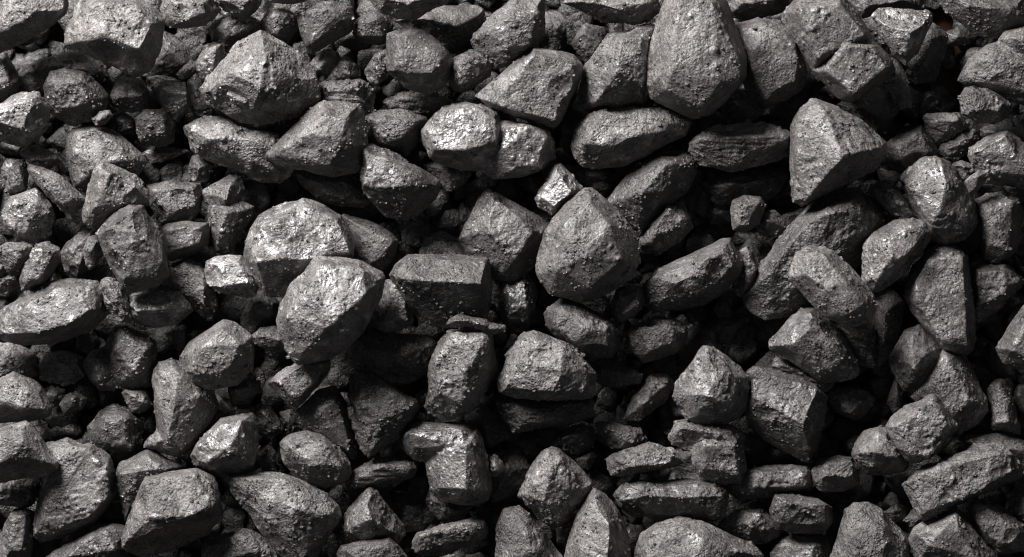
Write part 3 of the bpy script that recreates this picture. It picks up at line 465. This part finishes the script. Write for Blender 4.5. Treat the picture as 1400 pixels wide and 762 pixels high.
def roughen(me, seed, size, rough, rng, crumbs=True, scoops=True, strata=0.0):
    n = len(me.vertices)
    co = np.empty(n * 3); me.vertices.foreach_get("co", co); co = co.reshape(-1, 3)
    no = np.empty(n * 3); me.vertices.foreach_get("normal", no); no = no.reshape(-1, 3)
    # each lump has its own bedding direction: relief is drawn out along it
    ax = np.array([rng.gauss(0, 1), rng.gauss(0, 1), rng.gauss(0, 1)]); ax /= np.linalg.norm(ax)
    q = co - np.outer(co @ ax, ax) * rng.uniform(0.2, 0.6)
    off = np.array([rng.uniform(-90, 90) for _ in range(3)])
    k = min(1.0, size / 80.0) ** 0.7
    big = fbm(co / 42.0 + off, seed, 2)
    t = fbm(q / 24.0 + off, seed + 5, 2) * 2.6
    fr = t - np.floor(t)
    ter = (np.floor(t) + np.clip((fr - 0.35) / 0.3, 0, 1)) / 2.6          # stepped fracture
    rid = 1.0 - 2.0 * np.abs(fbm(q / 13.0 + off, seed + 9, 2))
    fine = fbm(q / 5.4 - off, seed + 13, 2)
    gr = vnoise(co / 2.6 + off, seed + 17)
    mask = np.clip(0.42 + 2.0 * fbm(co / 26.0 - off, seed + 23, 2), 0, 1)  # parts stay smooth
    d = k * (1.6 * big + rough * ((5.6 if scoops else 3.0) * ter * (0.35 + 0.65 * mask) + 1.3 * (rid - 0.5) * mask)) \
        + rough * (1.0 * fine + 0.8 * gr) * (0.15 + 0.95 * mask)
    if strata:                                                           # bedding seams along a slab
        st = co * np.array([0.02, 0.16, 0.16]) + off
        d = d + strata * (1.0 - 2.2 * np.abs(fbm(st, seed + 41, 2)))
    cen = co.mean(axis=0)
    thick = co[:, 2].max() - co[:, 2].min()
    for _ in range(rng.randint(5, 8) if scoops else 2):                                   # flat fracture faces
        v = np.array([rng.gauss(0, 1), rng.gauss(0, 1), rng.gauss(0.5, 0.8)]); v /= np.linalg.norm(v)
        e = (co - cen) @ v
        over = np.maximum(0, e - e.max() * rng.uniform(0.93, 0.99))
        co = co - np.outer(over, v)
    for _ in range(rng.randint(4, 8) if scoops else 0):                                   # scooped (conchoidal) breaks
        i = rng.randrange(n)
        if no[i, 2] < -0.1:
            continue
        R = rng.uniform(0.25, 0.9) * size
        dep = min(0.12 * R, rng.uniform(1.5, 5.5) * k)
        sc = co[i] + no[i] * (R - dep)
        v = co - sc
        L_ = np.linalg.norm(v, axis=1)
        ins = (L_ < R) & (L_ > R - 1.25 * dep) & ((v @ no[i]) < 0)
        if dep > 0.12 * thick:
            continue
        co[ins] = sc + v[ins] / np.maximum(L_[ins, None], 1e-6) * R
    if crumbs:
        kd = kdtree.KDTree(n)
        for i in range(n):
            kd.insert(co[i], i)
        kd.balance()
        up = np.nonzero(no[:, 2] > -0.2)[0]
        cnt = int(len(up) * 0.008 * (0.3 + rough))
        for _ in range(cnt):
            i = int(up[rng.randrange(len(up))])
            if mask[i] < rng.random() * 0.8:
                continue
            r = rng.uniform(2.2, 4.6) * (1.8 if rng.random() < 0.1 else 1.0)
            a = rng.uniform(0.8, 2.2) * (1 if rng.random() < 0.93 else -0.8)
            for (p, j, dist) in kd.find_range(co[i], r):
                d[j] += a * (1 - (dist / r) ** 2)
    co = co + no * d[:, None]
    return co

def world_xy(px, py, z):
    f = (CAM_H - z) / (CAM_H - REF_Z)
    return (px - 700.0) * f, (381.0 - py) * f

def parse(s):
    return [tuple(float(v) for v in t.split(',')) for t in s.split()]

KIND = {'l': 'coal_lump', 'c': 'coal_chip', 's': 'coal_slab', 'b': 'coal_block'}
CAT = {'l': 'coal lump', 'c': 'coal chip', 's': 'coal slab', 'b': 'coal block'}
GRIT = []          # (point, normal) on lump tops where loose grains lie
EXTRA = {}

CELL = 4.0
GX, GY = 440, 280                                # coarse height map of the pile, for resting lumps on one another
TOP = np.full((GX, GY), -40.0)
def settle(co, c, z0):
    gx = np.clip(((co[:, 0] + c[0]) / CELL + GX / 2).astype(int), 0, GX - 1)
    gy = np.clip(((co[:, 1] + c[1]) / CELL + GY / 2).astype(int), 0, GY - 1)
    lo = np.full((GX, GY), 1e9); np.minimum.at(lo, (gx, gy), co[:, 2])
    hi = np.full((GX, GY), -1e9); np.maximum.at(hi, (gx, gy), co[:, 2])
    m = lo < 1e8
    need = np.percentile(TOP[m] - lo[m], 94)
    z = min(max(z0, need), z0 + 40.0)
    TOP[m] = np.maximum(TOP[m], hi[m] + z)
    return z

def build_lump(line, idx):
    head, outs, tops, label = line.split('|')
    k, tx, ty, layer, glint, *own = head.split()
    tx, ty, layer, glint = float(tx), float(ty), float(layer), float(glint)
    rng = random.Random(1000 + idx)
    z0 = layer * LAYER
    bms, sizes = [], []
    pieces = []
    for o, t in zip(outs.split('&'), tops.split('&')):
        ol = np.array([world_xy(tx + x / 3.81, ty + y / 3.81, z0) for x, y in parse(o)])
        tp = [(*world_xy(tx + x / 3.81, ty + y / 3.81, z0 + h), h) for x, y, h in parse(t)]
        pieces.append((ol, tp))
    allp = np.vstack([p[0] for p in pieces])
    c = (allp.min(axis=0) + allp.max(axis=0)) / 2
    for ol, tp in pieces:
        pts, size = hull_points(ol - c, [(x - c[0], y - c[1], h) for x, y, h in tp], rng)
        sizes.append(size)
        bms.append(hull_bmesh(pts, rng, 1))
    size = max(sizes)
    voxel = 1.6 if size > 60 else 1.4
    me = voxel_mesh(bms, voxel, 1)
    rough = rng.uniform(0.45, 1.0) if glint > 0.09 else 0.38
    co = roughen(me, idx * 31, size, rough, rng, scoops=len(pieces) == 1 and glint != 0.06, strata=1.5 if k == 's' and glint >= 0.1 else 0.0)
    z1 = settle(co, c, z0)
    c = c * (CAM_H - z1) / (CAM_H - z0)
    z0 = z1
    me.vertices.foreach_set("co", (co * S).ravel())
    me.update()
    me.polygons.foreach_set("use_smooth", np.ones(len(me.polygons), dtype=bool))
    me.materials.clear(); me.materials.append(COAL)
    nm = KIND[k]
    me.name = nm
    ob = bpy.data.objects.new(nm, me)
    col.objects.link(ob)
    ob.location = (c[0] * S, c[1] * S, z0 * S)
    tone = rng.uniform(0.6, 1.25) * (1.0 + 0.25 * glint)
    tone *= 0.85 if layer < 1.4 else 1.0  # deepest lumps toned down, shade low in the pile put into their colour
    if own:
        tone = float(own[0])
    ob.color = (tone, glint, 0.15 + 0.85 * rng.random() ** 1.3 if glint > 0.09 else 0.12 + 0.2 * rng.random(), 1.0)
    ob["label"] = label
    ob["category"] = CAT[k]
    ob["kind"] = "thing"
    ob["group"] = "pieces of coal in the pile"
    # grains
    no = np.empty(len(co) * 3); me.vertices.foreach_get("normal", no); no = no.reshape(-1, 3)
    up = np.nonzero(no[:, 2] > 0.45)[0]
    if layer > 1.4 and len(up):
        clump = vnoise(co[up] / 17.0, idx + 77)                           # grains gather in patches
        for _ in range(int(len(up) * 0.045)):
            q = rng.randrange(len(up))
            if clump[q] < rng.uniform(-0.1, 0.6):
                continue
            i = int(up[q])
            GRIT.append((co[i] + np.array([c[0], c[1], z0]), no[i]))
    return ob

LINES = [l for l in DATA.strip().splitlines() if l.strip()]
for idx in sorted(range(len(LINES)), key=lambda i: float(LINES[i].split()[3])):      # from the bottom of the pile upwards
    build_lump(LINES[idx], idx)

# ---------------------------------------------------------------- rubble bed under the lumps (uncountable, in shadow)
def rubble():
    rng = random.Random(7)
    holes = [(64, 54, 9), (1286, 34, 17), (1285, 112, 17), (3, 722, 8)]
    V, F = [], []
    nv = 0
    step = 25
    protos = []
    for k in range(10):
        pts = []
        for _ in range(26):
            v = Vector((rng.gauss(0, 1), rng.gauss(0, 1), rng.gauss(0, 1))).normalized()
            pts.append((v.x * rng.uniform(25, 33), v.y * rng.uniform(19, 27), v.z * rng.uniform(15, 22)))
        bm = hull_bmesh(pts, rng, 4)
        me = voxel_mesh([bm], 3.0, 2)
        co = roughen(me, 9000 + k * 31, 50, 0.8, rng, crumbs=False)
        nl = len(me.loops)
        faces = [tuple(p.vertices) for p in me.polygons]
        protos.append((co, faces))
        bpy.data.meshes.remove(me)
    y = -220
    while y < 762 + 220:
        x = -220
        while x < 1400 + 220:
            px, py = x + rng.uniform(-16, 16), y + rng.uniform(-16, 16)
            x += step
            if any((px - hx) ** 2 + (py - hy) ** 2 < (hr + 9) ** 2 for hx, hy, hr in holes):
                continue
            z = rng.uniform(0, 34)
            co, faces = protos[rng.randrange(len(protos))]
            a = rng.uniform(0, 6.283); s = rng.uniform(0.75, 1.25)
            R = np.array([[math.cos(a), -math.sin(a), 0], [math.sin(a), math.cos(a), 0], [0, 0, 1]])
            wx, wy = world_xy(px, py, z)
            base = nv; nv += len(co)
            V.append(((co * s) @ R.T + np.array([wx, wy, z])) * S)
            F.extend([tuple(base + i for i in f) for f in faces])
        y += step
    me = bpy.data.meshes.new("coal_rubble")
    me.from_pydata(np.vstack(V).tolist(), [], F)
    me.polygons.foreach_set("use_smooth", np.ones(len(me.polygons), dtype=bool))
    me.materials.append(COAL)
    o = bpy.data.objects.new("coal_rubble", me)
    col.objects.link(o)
    o.color = (0.42, 0.1, 0.5, 1)  # low tone paints the gloom of the gaps into the rubble colour
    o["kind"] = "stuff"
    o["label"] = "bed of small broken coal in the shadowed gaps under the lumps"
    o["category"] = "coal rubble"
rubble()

# ---------------------------------------------------------------- loose grit lying on the lumps
def grit():
    rng = random.Random(11)
    V, F = [], []
    for (p, n) in GRIT:
        r = rng.choice((1.0, 1.2, 1.4, 1.8, 2.5)) * rng.uniform(0.8, 1.3)
        if rng.random() < 0.03:
            r *= 1.8
        base = len(V)
        a = rng.uniform(0, 6.283)
        c = Vector(p) + Vector(n) * r * 0.35
        c = Vector(p) + Vector(n) * r * 0.12
        el = rng.uniform(0.65, 1.0)
        low, top = [], []
        for j in range(5):
            g = a + j * 1.2566 + rng.uniform(-0.25, 0.25)
            e = rng.uniform(0.8, 1.2)
            x, y = math.cos(g) * r * e, math.sin(g) * r * e * el
            low.append((x, y, -0.45 * r))
            top.append((x * 0.66, y * 0.66, r * rng.uniform(0.35, 0.6)))
        for q in low + top:
            V.append(tuple((c + Vector(q)) * S))
        for j in range(5):
            k = (j + 1) % 5
            F.append((base + j, base + k, base + 5 + k, base + 5 + j))
        F.append(tuple(base + 5 + j for j in range(5)))
        F.append(tuple(base + 4 - j for j in range(5)))
    me = bpy.data.meshes.new("coal_grit")
    me.from_pydata(V, [], F)
    me.materials.append(COAL)
    o = bpy.data.objects.new("coal_grit", me)
    col.objects.link(o)
    o.color = (1.2, 0.2, 0.2, 1)
    o["kind"] = "stuff"
    o["label"] = "loose grains of coal scattered over the lumps"
    o["category"] = "coal grit"
grit()

# ---------------------------------------------------------------- floor
me = bpy.data.meshes.new("floor")
me.from_pydata([(-3, -3, -0.016), (3, -3, -0.016), (3, 3, -0.016), (-3, 3, -0.016)], [], [(0, 1, 2, 3)])
me.materials.append(floor_material())
fl = bpy.data.objects.new("floor", me)
col.objects.link(fl)
fl["kind"] = "structure"
